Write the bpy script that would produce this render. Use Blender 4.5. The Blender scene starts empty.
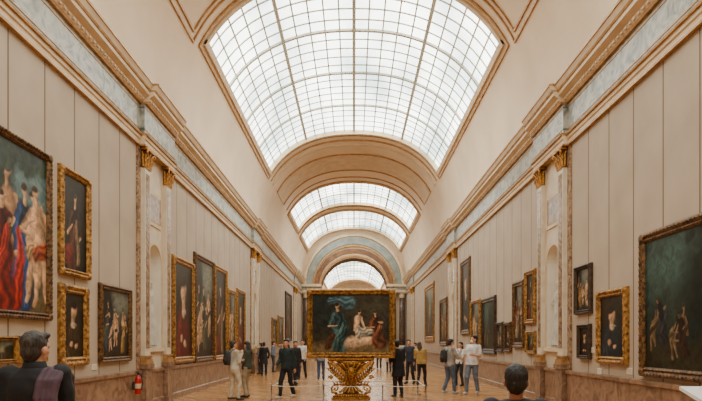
import bpy, math, random
import numpy as np
from mathutils import Vector, Matrix, noise as mnoise

random.seed(7)
ZOOM=None
HW=5.3; CAMH=1.65; F=560.0; VX=354.0; VY=342.0
SC=bpy.context.scene
COL=SC.collection

def lin(c):
    r=[]
    for v in c[:3]:
        v=v/255.0
        r.append(v/12.92 if v<=0.04045 else ((v+0.055)/1.055)**2.4)
    return tuple(r)

# ------------------------------------------------------------ materials
def newmat(name):
    m=bpy.data.materials.new(name); m.use_nodes=True
    nt=m.node_tree
    return m,nt,nt.nodes['Principled BSDF']
def mat(name,c1,c2=None,scale=4.0,rough=0.6,metal=0.0,bump=0.0,bscale=None,detail=6,dist=0.0,contrast=(0.35,0.65),stretch=None,spec=None,crev_shade=False,bdist=.02,bstretch=None):
    m,nt,b=newmat(name)
    b.inputs['Roughness'].default_value=rough; b.inputs['Metallic'].default_value=metal
    if spec is not None: b.inputs['Specular IOR Level'].default_value=spec
    if c2 is None: c2=tuple(x*0.88 for x in c1)
    tc=nt.nodes.new('ShaderNodeTexCoord'); mp=nt.nodes.new('ShaderNodeMapping')
    nt.links.new(tc.outputs['Object'],mp.inputs['Vector'])
    if stretch: mp.inputs['Scale'].default_value=stretch
    n=nt.nodes.new('ShaderNodeTexNoise'); n.inputs['Scale'].default_value=scale; n.inputs['Detail'].default_value=detail
    n.inputs['Distortion'].default_value=dist
    nt.links.new(mp.outputs[0],n.inputs['Vector'])
    r=nt.nodes.new('ShaderNodeValToRGB'); r.color_ramp.elements[0].position=contrast[0]; r.color_ramp.elements[1].position=contrast[1]
    r.color_ramp.elements[0].color=(*lin(c2),1); r.color_ramp.elements[1].color=(*lin(c1),1)
    nt.links.new(n.outputs['Fac'],r.inputs['Fac'])
    out=r.outputs[0]
    if crev_shade:  # crevice shade from ambient occlusion, multiplied into the base colour as dark brown
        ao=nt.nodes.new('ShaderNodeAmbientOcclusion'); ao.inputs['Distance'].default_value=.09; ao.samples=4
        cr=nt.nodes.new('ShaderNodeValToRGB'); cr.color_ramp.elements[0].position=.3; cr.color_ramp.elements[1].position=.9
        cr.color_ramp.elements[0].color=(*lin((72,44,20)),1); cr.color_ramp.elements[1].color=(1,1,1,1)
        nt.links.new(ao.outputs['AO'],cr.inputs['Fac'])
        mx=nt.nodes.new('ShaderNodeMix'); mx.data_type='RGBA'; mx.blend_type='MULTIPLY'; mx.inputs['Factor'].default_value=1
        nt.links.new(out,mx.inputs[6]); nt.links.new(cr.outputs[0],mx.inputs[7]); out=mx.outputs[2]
    nt.links.new(out,b.inputs['Base Color'])
    if bump>0:
        n2=nt.nodes.new('ShaderNodeTexNoise'); n2.inputs['Scale'].default_value=bscale or scale*4; n2.inputs['Detail'].default_value=4
        if bstretch:
            mp2=nt.nodes.new('ShaderNodeMapping'); mp2.inputs['Scale'].default_value=bstretch
            nt.links.new(tc.outputs['Object'],mp2.inputs['Vector']); nt.links.new(mp2.outputs[0],n2.inputs['Vector'])
        else: nt.links.new(tc.outputs['Object'],n2.inputs['Vector'])
        bp=nt.nodes.new('ShaderNodeBump'); bp.inputs['Strength'].default_value=bump; bp.inputs['Distance'].default_value=bdist
        nt.links.new(n2.outputs['Fac'],bp.inputs['Height']); nt.links.new(bp.outputs[0],b.inputs['Normal'])
    return m

M={}
M['vault']=mat('vault_plaster',(232,209,181),(221,196,166),scale=0.6,rough=0.8)
M['cream']=mat('cream_plaster',(224,200,168),(208,182,148),scale=2,rough=0.7)
M['gold']=mat('gilded_wood',(198,146,72),(98,62,26),scale=14,rough=0.42,metal=0.55,bump=0.8,bscale=34,bdist=.02)
M['goldbright']=mat('bright_gilding',(220,156,66),(150,96,34),scale=16,rough=0.5,metal=0.35,bump=0.7,bscale=30,crev_shade=True,bdist=.02)
M['goldtrim']=mat('gilt_trim',(190,146,90),(158,112,60),scale=6,rough=0.45,metal=0.3)
M['bronzeframe']=mat('dark_gilt_frame',(132,92,48),(52,34,18),scale=16,rough=0.4,metal=0.5,bump=0.8,bscale=40)
M['darkframe']=mat('dark_wood_frame',(78,54,34),(36,24,15),scale=10,rough=0.45,metal=0.1,bump=0.4)
M['greymarble']=mat('grey_marble',(178,174,160),(112,114,106),scale=2.6,rough=0.4,dist=2.2,detail=9,contrast=(.34,.6))
M['stone']=mat('pale_stone',(224,208,184),(204,186,160),scale=1.6,rough=0.55,dist=1.5,detail=8)
M['niche']=mat('pale_niche_stone',(232,222,204),(218,205,186),scale=1.6,rough=0.6)
M['brownmarble']=mat('brown_veined_marble',(172,138,108),(100,70,50),scale=3.5,rough=0.25,dist=3.0,detail=9,contrast=(0.38,0.62))
M['dado']=mat('dado_marble',(162,126,98),(110,80,60),scale=2.4,rough=0.3,dist=2.5,detail=9)
M['darkmarble']=mat('dark_column_marble',(110,88,74),(56,42,36),scale=3,rough=0.25,dist=3,detail=9)
M['statue']=mat('statue_marble',(206,200,188),(180,172,158),scale=5,rough=0.5,crev_shade=True)
M['bar']=mat('skylight_bar',(196,190,172),(178,172,154),scale=3,rough=0.6)
M['chrome']=mat('brushed_steel',(110,106,100),(80,76,72),scale=20,rough=0.35,metal=0.8)
M['cord']=mat('elastic_cord',(232,228,218),(200,196,186),scale=60,rough=0.7)
M['red']=mat('red_enamel',(200,28,22),(170,20,16),scale=8,rough=0.3)
M['blackp']=mat('black_plastic',(28,28,30),(18,18,20),scale=12,rough=0.4)
M['white']=mat('white_lacquer',(235,233,228),(222,220,214),scale=4,rough=0.5)
M['archgrey']=mat('grey_arch_plaster',(150,154,148),(120,124,118),scale=1.5,rough=0.6)
M['archbrown']=mat('rose_brown_arch',(138,92,56),(100,64,38),scale=1.5,rough=0.6)

def wallmat():
    m,nt,b=newmat('wall_fabric'); b.inputs['Roughness'].default_value=0.9
    g=nt.nodes.new('ShaderNodeNewGeometry'); sp=nt.nodes.new('ShaderNodeSeparateXYZ'); nt.links.new(g.outputs['Position'],sp.inputs[0])
    a=nt.nodes.new('ShaderNodeMath'); a.operation='MODULO'; a.inputs[1].default_value=1.02
    o=nt.nodes.new('ShaderNodeMath'); o.operation='ADD'; o.inputs[1].default_value=20.0
    nt.links.new(sp.outputs['Y'],o.inputs[0]); nt.links.new(o.outputs[0],a.inputs[0])
    l=nt.nodes.new('ShaderNodeMath'); l.operation='LESS_THAN'; l.inputs[1].default_value=0.04
    nt.links.new(a.outputs[0],l.inputs[0])
    n=nt.nodes.new('ShaderNodeTexNoise'); n.inputs['Scale'].default_value=1.3; n.inputs['Detail'].default_value=5
    nt.links.new(g.outputs['Position'],n.inputs['Vector'])
    r=nt.nodes.new('ShaderNodeValToRGB'); r.color_ramp.elements[0].position=.3; r.color_ramp.elements[1].position=.7
    r.color_ramp.elements[0].color=(*lin((176,157,137)),1); r.color_ramp.elements[1].color=(*lin((188,170,149)),1)
    nt.links.new(n.outputs['Fac'],r.inputs['Fac'])
    mx=nt.nodes.new('ShaderNodeMix'); mx.data_type='RGBA'
    nt.links.new(l.outputs[0],mx.inputs['Factor']); nt.links.new(r.outputs[0],mx.inputs[6]); mx.inputs[7].default_value=(*lin((118,98,80)),1)
    nt.links.new(mx.outputs[2],b.inputs['Base Color'])
    return m
M['wall']=wallmat()
def floormat():
    m,nt,b=newmat('oak_parquet'); b.inputs['Roughness'].default_value=0.22
    tc=nt.nodes.new('ShaderNodeTexCoord'); mp=nt.nodes.new('ShaderNodeMapping'); mp.inputs['Rotation'].default_value=(0,0,math.radians(45))
    nt.links.new(tc.outputs['Object'],mp.inputs['Vector'])
    br=nt.nodes.new('ShaderNodeTexBrick'); br.inputs['Scale'].default_value=1.0
    br.inputs['Brick Width'].default_value=0.9; br.inputs['Row Height'].default_value=0.12; br.inputs['Mortar Size'].default_value=0.004
    br.inputs['Color1'].default_value=(*lin((212,156,98)),1); br.inputs['Color2'].default_value=(*lin((176,120,68)),1); br.inputs['Mortar'].default_value=(*lin((90,56,30)),1)
    nt.links.new(mp.outputs[0],br.inputs['Vector'])
    n=nt.nodes.new('ShaderNodeTexNoise'); n.inputs['Scale'].default_value=1.0; nt.links.new(tc.outputs['Object'],n.inputs['Vector'])
    mx=nt.nodes.new('ShaderNodeMix'); mx.data_type='RGBA'; mx.blend_type='MULTIPLY'; mx.inputs['Factor'].default_value=0.3
    nt.links.new(br.outputs['Color'],mx.inputs[6]); nt.links.new(n.outputs['Fac'],mx.inputs[7])
    nt.links.new(mx.outputs[2],b.inputs['Base Color'])
    return m
M['floor']=floormat()
def panemat():
    m,nt,b=newmat('frosted_skylight_glass')
    b.inputs['Base Color'].default_value=(.6,.64,.62,1); b.inputs['Roughness'].default_value=.5
    tc=nt.nodes.new('ShaderNodeTexCoord')
    mp=nt.nodes.new('ShaderNodeMapping'); mp.inputs['Scale'].default_value=(1,.5,1); nt.links.new(tc.outputs['Object'],mp.inputs[0])
    n=nt.nodes.new('ShaderNodeTexNoise'); n.inputs['Scale'].default_value=.45; n.inputs['Detail'].default_value=5
    nt.links.new(mp.outputs[0],n.inputs['Vector'])
    r=nt.nodes.new('ShaderNodeValToRGB'); r.color_ramp.elements[0].position=.34; r.color_ramp.elements[1].position=.68
    r.color_ramp.elements[0].color=(.27,.35,.34,1); r.color_ramp.elements[1].color=(1,.99,.92,1)
    nt.links.new(n.outputs['Fac'],r.inputs['Fac']); nt.links.new(r.outputs[0],b.inputs['Emission Color'])
    b.inputs['Emission Strength'].default_value=8.6
    return m
M['pane']=panemat()
def canvasmat():
    m,nt,b=newmat('oil_paint_canvas'); b.inputs['Roughness'].default_value=.4; b.inputs['Specular IOR Level'].default_value=.2
    at=nt.nodes.new('ShaderNodeAttribute'); at.attribute_name='Col'
    tc=nt.nodes.new('ShaderNodeTexCoord'); n=nt.nodes.new('ShaderNodeTexNoise'); n.inputs['Scale'].default_value=7; n.inputs['Detail'].default_value=8; n.inputs['Distortion'].default_value=.8
    nt.links.new(tc.outputs['Object'],n.inputs['Vector'])
    r=nt.nodes.new('ShaderNodeValToRGB'); r.color_ramp.elements[0].position=.33; r.color_ramp.elements[1].position=.66
    r.color_ramp.elements[0].color=(.38,.35,.3,1); r.color_ramp.elements[1].color=(1.15,1.1,1.0,1)
    nt.links.new(n.outputs['Fac'],r.inputs['Fac'])
    mx=nt.nodes.new('ShaderNodeMix'); mx.data_type='RGBA'; mx.blend_type='MULTIPLY'; mx.inputs['Factor'].default_value=0.85
    nt.links.new(at.outputs['Color'],mx.inputs[6]); nt.links.new(r.outputs[0],mx.inputs[7]); nt.links.new(mx.outputs[2],b.inputs['Base Color'])
    return m
M['canvas']=canvasmat()
_cm={}
def cloth(c,rough=.85):
    k=tuple(c)+(rough,)
    if k not in _cm: _cm[k]=mat('cloth_%d_%d_%d'%tuple(c),c,tuple(x*.8 for x in c),scale=6,rough=rough,bump=.35,bscale=7,bdist=.03)
    return _cm[k]
_hm={}
def hairmat(c):
    k=tuple(c)
    if k not in _hm: _hm[k]=mat('hair_%d_%d_%d'%k,tuple(min(255,x*1.25) for x in c),tuple(x*.5 for x in c),scale=70,rough=.55,bump=.9,bscale=110,stretch=(1,1,.15),bstretch=(1,1,.15),bdist=.012)
    return _hm[k]
SKIN=mat('skin',(214,160,130),(200,142,112),scale=6,rough=.55)
SKIN2=mat('skin_tan',(176,120,90),(160,104,76),scale=6,rough=.55)

# ------------------------------------------------------------ mesh builder
class MB:
    def __init__(s): s.v=[];s.f=[];s.m=[]
    def add(s,vs,fs,mi=0):
        o=len(s.v); s.v+= [tuple(p) for p in vs]; s.f+=[tuple(i+o for i in f) for f in fs]; s.m+=[mi]*len(fs)
    def box(s,a,b,mi=0):
        x0,y0,z0=[min(p,q) for p,q in zip(a,b)]; x1,y1,z1=[max(p,q) for p,q in zip(a,b)]
        s.add([(x0,y0,z0),(x1,y0,z0),(x1,y1,z0),(x0,y1,z0),(x0,y0,z1),(x1,y0,z1),(x1,y1,z1),(x0,y1,z1)],
              [(0,3,2,1),(4,5,6,7),(0,1,5,4),(1,2,6,5),(2,3,7,6),(3,0,4,7)],mi)
    def prism(s,prof,y0,y1,mi=0):
        n=len(prof); vs=[(x,y0,z) for x,z in prof]+[(x,y1,z) for x,z in prof]
        fs=[(i,(i+1)%n,(i+1)%n+n,i+n) for i in range(n)]+[tuple(range(n))[::-1],tuple(range(n,2*n))]
        s.add(vs,fs,mi)
    def loft(s,rings,n=20,mi=0,cap=True):
        vs=[];fs=[]
        for (cx,cy,z,rx,ry) in rings:
            for i in range(n):
                a=2*math.pi*i/n; vs.append((cx+rx*math.cos(a),cy+ry*math.sin(a),z))
        for k in range(len(rings)-1):
            for i in range(n):
                j=(i+1)%n; fs.append((k*n+i,k*n+j,(k+1)*n+j,(k+1)*n+i))
        if cap: fs.append(tuple(range(n))[::-1]); fs.append(tuple(range((len(rings)-1)*n,len(rings)*n)))
        s.add(vs,fs,mi)
    def cap(s,p0,p1,r0,r1,mi=0,n=10,flat=None):
        p0=Vector(p0);p1=Vector(p1); d=p1-p0
        if d.length<1e-6: d=Vector((0,0,1e-4))
        q=d.normalized(); up=Vector((0,0,1)) if abs(q.z)<.9 else Vector((0,1,0))
        a=q.cross(up).normalized(); b=q.cross(a).normalized()
        rings=[]
        for t in (-80,-50,-20): t=math.radians(t); rings.append((p0+q*(r0*math.sin(t)),r0*math.cos(t)))
        for t in (20,50,80): t=math.radians(t); rings.append((p1+q*(r1*math.sin(t)),r1*math.cos(t)))
        fa,fb=flat or (1,1)
        vs=[];fs=[]
        for c,r in rings:
            for i in range(n):
                g=2*math.pi*i/n; vs.append(c+a*(r*fa*math.cos(g))+b*(r*fb*math.sin(g)))
        for k in range(5):
            for i in range(n):
                j=(i+1)%n; fs.append((k*n+i,k*n+j,(k+1)*n+j,(k+1)*n+i))
        fs.append(tuple(range(n))[::-1]); fs.append(tuple(range(5*n,6*n)))
        s.add(vs,fs,mi)
    def ell(s,c,r,mi=0,n=16,m=10,rot=None):
        vs=[];fs=[]
        for k in range(1,m):
            t=math.pi*k/m
            for i in range(n):
                g=2*math.pi*i/n; p=Vector((r[0]*math.sin(t)*math.cos(g),r[1]*math.sin(t)*math.sin(g),r[2]*math.cos(t)))
                if rot is not None: p=rot@p
                vs.append(Vector(c)+p)
        for k in range(m-2):
            for i in range(n):
                j=(i+1)%n; fs.append((k*n+i,(k+1)*n+i,(k+1)*n+j,k*n+j))
        fs.append(tuple(range(n))); fs.append(tuple(range((m-2)*n,(m-1)*n))[::-1])
        s.add(vs,fs,mi)
    def chain(s,pts,rads,mi=0,n=8):
        for i in range(len(pts)-1): s.cap(pts[i],pts[i+1],rads[i],rads[i+1],mi,n)
    def build(s,name,mats,parent=None,smooth=False,loc=None,rotz=None,mat4=None):
        me=bpy.data.meshes.new(name)
        me.from_pydata(s.v,[],s.f)
        for m in mats: me.materials.append(m)
        me.polygons.foreach_set('material_index',s.m)
        if smooth: me.polygons.foreach_set('use_smooth',[True]*len(s.f))
        me.update()
        o=bpy.data.objects.new(name,me); COL.objects.link(o)
        if parent: o.parent=parent
        if loc is not None: o.location=loc
        if rotz is not None: o.rotation_euler=(0,0,rotz)
        return o
def fixn(o):
    import bmesh
    b=bmesh.new(); b.from_mesh(o.data); bmesh.ops.recalc_face_normals(b,faces=b.faces); b.to_mesh(o.data); b.free(); return o
def empty(name,loc=(0,0,0),rotz=0):
    e=bpy.data.objects.new(name,None); COL.objects.link(e); e.location=loc; e.rotation_euler=(0,0,rotz); e.empty_display_size=.2; return e
def tag(o,label,cat,group=None):
    o['label']=label; o['category']=cat
    if group: o['group']=group
    return o
def struct(o,label=None):
    o['kind']='structure'
    if label: o['label']=label
    return o

# ------------------------------------------------------------ vault profile
SPR=8.0; RISE=5.05; VA=5.25; NX=2.35
_p=[]
for i in range(801):
    t=math.pi*i/800
    c=math.cos(t); s_=math.sin(t)
    x=-VA*math.copysign(abs(c)**(2/NX),c); z=SPR+RISE*abs(s_)**(2/NX); _p.append((x,z))
_l=[0]
for i in range(800): _l.append(_l[-1]+math.hypot(_p[i+1][0]-_p[i][0],_p[i+1][1]-_p[i][1]))
_l=[q/_l[-1] for q in _l]
_px=np.array([p[0] for p in _p]); _pz=np.array([p[1] for p in _p]); _l=np.array(_l)
def P(u): return float(np.interp(u,_l,_px)),float(np.interp(u,_l,_pz))
def PN(u,d):
    x,z=P(u); e=.004; a=P(max(0,u-e)); b=P(min(1,u+e))
    tx,tz=b[0]-a[0],b[1]-a[1]; L=math.hypot(tx,tz); nx,nz=tz/L,-tx/L
    return x+nx*d,z+nz*d
U0=float(np.interp(-4.55,_px[:400],_l[:400])); U1=1-U0
def band(mb,u0,u1,y0,y1,d0,d1,n=1,mi=0):
    vs=[];fs=[]
    for i in range(n+1):
        u=u0+(u1-u0)*i/n
        a=PN(u,d0); b=PN(u,d1)
        vs+=[(a[0],y0,a[1]),(b[0],y0,b[1]),(b[0],y1,b[1]),(a[0],y1,a[1])]
    for i in range(n):
        o=i*4
        for k in range(4): fs.append((o+k,o+(k+1)%4,o+4+(k+1)%4,o+4+k))
    fs.append((0,1,2,3)); fs.append((n*4+3,n*4+2,n*4+1,n*4))
    mb.add(vs,fs,mi)

YB=-5.0; YE=57.0; YF=108.0
SKY=[(-3,11.5),(17.4,30.5),(40,46.2),(48.6,56),(74,102)]
us=sorted(set([i/48 for i in range(49) if not (abs(i/48-U0)<.01 or abs(i/48-U1)<.01)]+[U0,U1]))
ys=sorted(set([YB,YE,YF]+[a for s in SKY for a in s]))
mb=MB(); idx={}
for y in ys:
    for u in us:
        x,z=P(u); idx[(u,y)]=len(mb.v); mb.v.append((x,y,z))
for j in range(len(ys)-1):
    ym=(ys[j]+ys[j+1])/2; insky=any(a<ym<b for a,b in SKY)
    for i in range(len(us)-1):
        um=(us[i]+us[i+1])/2
        if insky and U0<um<U1: continue
        mb.f.append((idx[(us[i],ys[j])],idx[(us[i+1],ys[j])],idx[(us[i+1],ys[j+1])],idx[(us[i],ys[j+1])])); mb.m.append(0)
struct(mb.build('ceiling',[M['vault']],smooth=True),'cream plaster barrel vault with skylight openings')

tn=[0]
def trim(mb,mats,label,smooth=False):
    tn[0]+=1; o=fixn(mb.build('trim_%d'%tn[0],mats,smooth=smooth)); return struct(o,label)

for k,(a,b) in enumerate(SKY):
    L=b-a; NC=20; rows=max(4,int(round(L/0.66)))
    fr=MB(); du=.006
    band(fr,U0-du*1.5,U1+du*1.5,a-.18,a,-.3,.07,40,0); band(fr,U0-du*1.5,U1+du*1.5,b,b+.18,-.3,.07,40,0)
    band(fr,U0-du*1.8,U0,a-.18,b+.18,-.3,.08,1,0); band(fr,U1,U1+du*1.8,a-.18,b+.18,-.3,.08,1,0)
    band(fr,U0-du*3.4,U1+du*3.4,a-.42,a-.34,0,.05,40,1); band(fr,U0-du*3.4,U1+du*3.4,b+.34,b+.42,0,.05,40,1)
    band(fr,U0-du*3.6,U0-du*3.1,a-.4,b+.4,0,.05,1,1); band(fr,U1+du*3.1,U1+du*3.6,a-.4,b+.4,0,.05,1,1)
    w=fixn(fr.build('window_%d'%(k+1),[M['cream'],M['goldtrim']])); struct(w,'curved skylight with white frosted panes and gilt surround')
    pn=MB()
    for i in range(NC):
        u0=U0+(U1-U0)*i/NC; u1=U0+(U1-U0)*(i+1)/NC
        p=PN(u0,-.16); q=PN(u1,-.16)
        pn.add([(p[0],a,p[1]),(q[0],a,q[1]),(q[0],b,q[1]),(p[0],b,p[1])],[(0,3,2,1)])
    pn.build('window_pane',[M['pane']],parent=w)
    gb=MB()
    for i in range(1,NC):
        u=U0+(U1-U0)*i/NC; hw=.0036 if i%5==0 else .0016
        band(gb,u-hw,u+hw,a,b,-.15,-.15+(.08 if i%5==0 else .03))
    for j in range(1,rows):
        y=a+L*j/rows; hw=.06 if j%5==0 else .03
        band(gb,U0,U1,y-hw,y+hw,-.15,-.15+(.08 if j%5==0 else .03),24)
    gb.build('glazing_bars',[M['bar']],parent=w)

for (y0,y1,d,m2) in [(12.2,12.5,.06,1),(12.9,13.1,.05,0),(31.5,31.62,.06,1),(32.2,32.5,.05,0),(33.9,34.0,.07,1),(34.0,36.9,.04,0),(36.9,37.05,.08,1),(38.6,38.7,.05,1),(46.8,46.95,.07,1),(46.95,47.85,.04,0),(47.85,48.0,.07,1)]:
    mb=MB(); band(mb,U0-.015,U1+.015,y0,y1,-.05,d,44,0 if m2==0 else 1); trim(mb,[M['cream'],M['goldtrim']],'moulded transverse band across the vault')
for sgn in (0,1):
    mb=MB()
    def uu(u): return u if sgn==0 else 1-u
    for (ua,ub,ya,yb) in [(U0-.03,U0+.07,13.6,16.6)]:
        w=.05
        for (a1,b1,c1,d1) in [(ua,ub,ya,ya+w),(ua,ub,yb-w,yb),(ua,ua+.003,ya,yb),(ub-.003,ub,ya,yb),
                              (ua+.012,ub-.012,ya+.25,ya+.25+w),(ua+.012,ub-.012,yb-.25-w,yb-.25),(ua+.012,ua+.015,ya+.25,yb-.25),(ub-.015,ub-.012,ya+.25,yb-.25)]:
            lo,hi=sorted((uu(a1),uu(b1))); band(mb,lo,hi,c1,d1,-.02,.05,6)
    trim(mb,[M['goldtrim']],'gilt rectangular panel moulding on the vault')

# ------------------------------------------------------------ walls
NICHES=[14.85,29.8,50.0]
NR=.52; NSP=3.7; NSILL=1.5
def wall(s,name):
    X=s*HW; mb=MB(); ZT=8.1
    def q(y0,y1,z0,z1,mi): mb.add([(X,y0,z0),(X,y1,z0),(X,y1,z1),(X,y0,z1)],[(0,1,2,3)],mi)
    y=YB
    for nc in NICHES:
        r=NR; sp=NSP; sill=NSILL
        q(y,nc-1.25,0,ZT,0); q(nc-1.25,nc-r,0,ZT,1)
        q(nc-r,nc+r,0,sill,1)
        N=16
        pts=[(nc-r*math.cos(math.pi*i/N),sp+r*math.sin(math.pi*i/N)) for i in range(N+1)]
        for i in range(N):
            (a,za),(b,zb)=pts[i],pts[i+1]
            mb.add([(X,a,za),(X,b,zb),(X,b,ZT),(X,a,ZT)],[(0,1,2,3)],1)
        nm=MB()
        for i in range(N):
            t0=math.pi*i/N; t1=math.pi*(i+1)/N
            f=lambda t,ph:(X+s*r*math.sin(t)*math.cos(ph),nc+r*math.cos(t)*math.cos(ph))
            A=f(t0,0);B=f(t1,0)
            nm.add([(*A,sill),(*B,sill),(*B,sp),(*A,sp)],[(0,1,2,3)],0)
            nm.add([(*A,sill),(*B,sill),(X,nc,sill)],[(0,1,2)],0)
            for k in range(8):
                p0=math.pi/2*k/8;p1=math.pi/2*(k+1)/8
                a0=f(t0,p0);b0=f(t1,p0);b1=f(t1,p1);a1=f(t0,p1)
                nm.add([(*a0,sp+r*math.sin(p0)),(*b0,sp+r*math.sin(p0)),(*b1,sp+r*math.sin(p1)),(*a1,sp+r*math.sin(p1))],[(0,1,2,3)],0)
        trim(nm,[M['niche']],'pale rounded niche recess')
        q(nc+r,nc+1.25,0,ZT,1); y=nc+1.25
    q(y,YF,0,ZT,0)
    struct(mb.build(name,[M['wall'],M['stone']]),'taupe fabric-covered gallery wall with arched stone niches')
wall(-1,'wall_left'); wall(1,'wall_right')
mb=MB(); mb.add([(-HW,YB,0),(HW,YB,0),(HW,YB,13.2),(-HW,YB,13.2)],[(0,1,2,3)]); struct(mb.build('wall_back',[M['wall']]),'plain taupe wall closing the gallery')
mb=MB(); mb.add([(-HW,YF,0),(HW,YF,0),(HW,YF,13.2),(-HW,YF,13.2)],[(0,1,2,3)]); struct(mb.build('wall_end',[M['stone']]),'distant end wall of the gallery')
mb=MB(); mb.add([(-HW-.6,YB,0),(HW+.6,YB,0),(HW+.6,YF,0),(-HW-.6,YF,0)],[(0,1,2,3)]); struct(mb.build('floor',[M['floor']]),'honey oak parquet floor')

mb=MB(); r=3.45; sp=6.75; N=32
for y,flip in ((YE,0),(YE+2.5,1)):
    mb.add([(-HW,y,0),(-r,y,0),(-r,y,13.2),(-HW,y,13.2)],[(0,1,2,3)]); mb.add([(HW,y,0),(r,y,0),(r,y,13.2),(HW,y,13.2)],[(0,1,2,3)])
    for i in range(N):
        t0=math.pi*i/N;t1=math.pi*(i+1)/N
        a=(-r*math.cos(t0),sp+r*math.sin(t0)); b=(-r*math.cos(t1),sp+r*math.sin(t1))
        mb.add([(a[0],y,a[1]),(b[0],y,b[1]),(b[0],y,13.2),(a[0],y,13.2)],[(0,1,2,3)])
mb.add([(-r,YE,0),(-r,YE+2.5,0),(-r,YE+2.5,sp),(-r,YE,sp)],[(0,1,2,3)],1); mb.add([(r,YE,0),(r,YE+2.5,0),(r,YE+2.5,sp),(r,YE,sp)],[(0,1,2,3)],1)
for i in range(N):
    t0=math.pi*i/N;t1=math.pi*(i+1)/N
    a=(-r*math.cos(t0),sp+r*math.sin(t0)); b=(-r*math.cos(t1),sp+r*math.sin(t1))
    mb.add([(a[0],YE,a[1]),(b[0],YE,b[1]),(b[0],YE+2.5,b[1]),(a[0],YE+2.5,a[1])],[(0,1,2,3)],1)
struct(mb.build('wall_partition',[M['vault'],M['archbrown']]),'cross wall with a tall arched opening')
def archring(r0,r1,sp,y0,y1,m,label):
    mb=MB(); N=40; vs=[];fs=[]
    for i in range(N+1):
        t=math.pi*i/N
        for rr,yy in ((r0,y0),(r1,y0),(r1,y1),(r0,y1)): vs.append((-rr*math.cos(t),yy,sp+rr*math.sin(t)))
    for i in range(N):
        o=i*4
        for k in range(4): fs.append((o+k,o+(k+1)%4,o+4+(k+1)%4,o+4+k))
    fs+=[(0,1,2,3),(N*4+3,N*4+2,N*4+1,N*4)]
    mb.add(vs,fs); trim(mb,[m],label)
archring(4.85,5.1,7.55,YE-.3,YE,M['cream'],'cream outer archivolt'); archring(4.2,4.85,7.4,YE-.2,YE,M['archgrey'],'grey archivolt')
archring(4.05,4.2,7.3,YE-.28,YE,M['goldtrim'],'thin gilt archivolt')
archring(3.6,4.05,7.1,YE-.14,YE,M['archbrown'],'brown archivolt'); archring(3.42,3.6,6.9,YE-.22,YE,M['goldtrim'],'gilt inner archivolt')

def entab(s):
    mb=MB()
    def run(y0,y1,off):
        X=lambda d:s*(HW-d-off)
        W=s*(HW+.0)
        arch=[(W,6.5),(X(.06),6.5),(X(.06),6.6),(X(.09),6.62),(X(.09),6.7),(W,6.7)]
        mb.prism(arch,y0,y1,0)
        mb.prism([(W,6.7),(X(.13),6.7),(X(.14),6.74),(X(.1),6.77),(W,6.77)],y0,y1,1)
        mb.prism([(W,6.46),(X(.08),6.46),(X(.08),6.5),(W,6.5)],y0,y1,1)
        mb.prism([(W,6.77),(X(.06),6.77),(X(.06),7.48),(W,7.48)],y0,y1,2)
        mb.prism([(W,6.85),(X(.072),6.85),(X(.072),6.875),(W,6.875)],y0,y1,1)
        mb.prism([(W,7.38),(X(.072),7.38),(X(.072),7.405),(W,7.405)],y0,y1,1)
        mb.prism([(W,7.48),(X(.12),7.48),(X(.14),7.53),(W,7.53)],y0,y1,1)
        mb.prism([(W,7.53),(X(.14),7.53),(X(.18),7.62),(X(.3),7.68),(X(.3),7.77),(W,7.77)],y0,y1,0)
        mb.prism([(W,7.77),(X(.32),7.77),(X(.34),7.81),(W,7.81)],y0,y1,1)
        mb.prism([(W,7.81),(X(.34),7.81),(X(.39),7.92),(W,8.0)],y0,y1,0)
        mb.prism([(W,7.92),(X(.41),7.92),(X(.41),7.97),(W,8.02)],y0,y1,1)
        y=y0+.04
        while y<min(y1-.1,40):
            mb.box((X(.14),y,7.55),(X(.19),y+.08,7.6),0); y+=.16
    y=2.0
    for nc in NICHES:
        run(y,nc-1.15,0); run(nc-1.15,nc+1.15,.12); y=nc+1.15
    run(y,YE,0)
    mb.prism([(s*HW,6.5),(s*(HW-.1),6.5),(s*(HW-.1),7.4),(s*(HW-.5),7.9),(s*HW,8.02)],YE+2.5,YF,0)
    trim(mb,[M['cream'],M['goldtrim'],M['greymarble']],'entablature with grey marble frieze and gilt cornice lines')
entab(-1); entab(1)
def dado(s,name):
    mb=MB()
    def run(y0,y1,off):
        X=lambda d:s*(HW-d-off); W=s*HW
        mb.prism([(W,0),(X(.09),0),(X(.09),.16),(X(.06),.18),(X(.06),.86),(X(.1),.88),(X(.1),.95),(W,.97)],y0,y1,0)
    y=YB
    for nc in NICHES:
        run(y,nc-1.06,0); run(nc-.52,nc+.52,.0); y=nc+1.06
    run(y,YE,0); run(YE+2.5,YF,0)
    struct(fixn(mb.build(name,[M['dado']])),'veined brown marble dado')
dado(-1,'baseboard_left'); dado(1,'baseboard_right')
for s in (-1,1):
    for nc in NICHES:
        mb=MB()
        for yy in (nc-1.24,nc+1.04): mb.box((s*HW,yy,.97),(s*(HW-.04),yy+.2,6.46))
        for yy in (nc-.8,nc+.8): mb.box((s*HW,yy-.22,.0),(s*(HW-.024),yy+.22,6.46),1)
        for i in range(16):
            t0=math.pi*i/16;t1=math.pi*(i+1)/16
            v=[]
            for t in (t0,t1):
                for rr in (NR,NR+.06):
                    for dd in (0,.03): v.append((s*(HW-dd),nc-rr*math.cos(t),NSP+rr*math.sin(t)))
            mb.add(v,[(0,1,3,2),(4,6,7,5),(1,5,7,3),(0,4,5,1),(2,3,7,6)],1)
        mb.box((s*HW,nc-.56,1.4),(s*(HW-.09),nc+.56,NSILL),1)
        mb.box((s*HW,nc-.5,4.7),(s*(HW-.03),nc+.5,5.6),1); mb.box((s*HW,nc-.42,4.8),(s*(HW-.035),nc+.42,5.5),0)
        trim(mb,[M['brownmarble'],M['cream']],'marble strips and niche surround')

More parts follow.
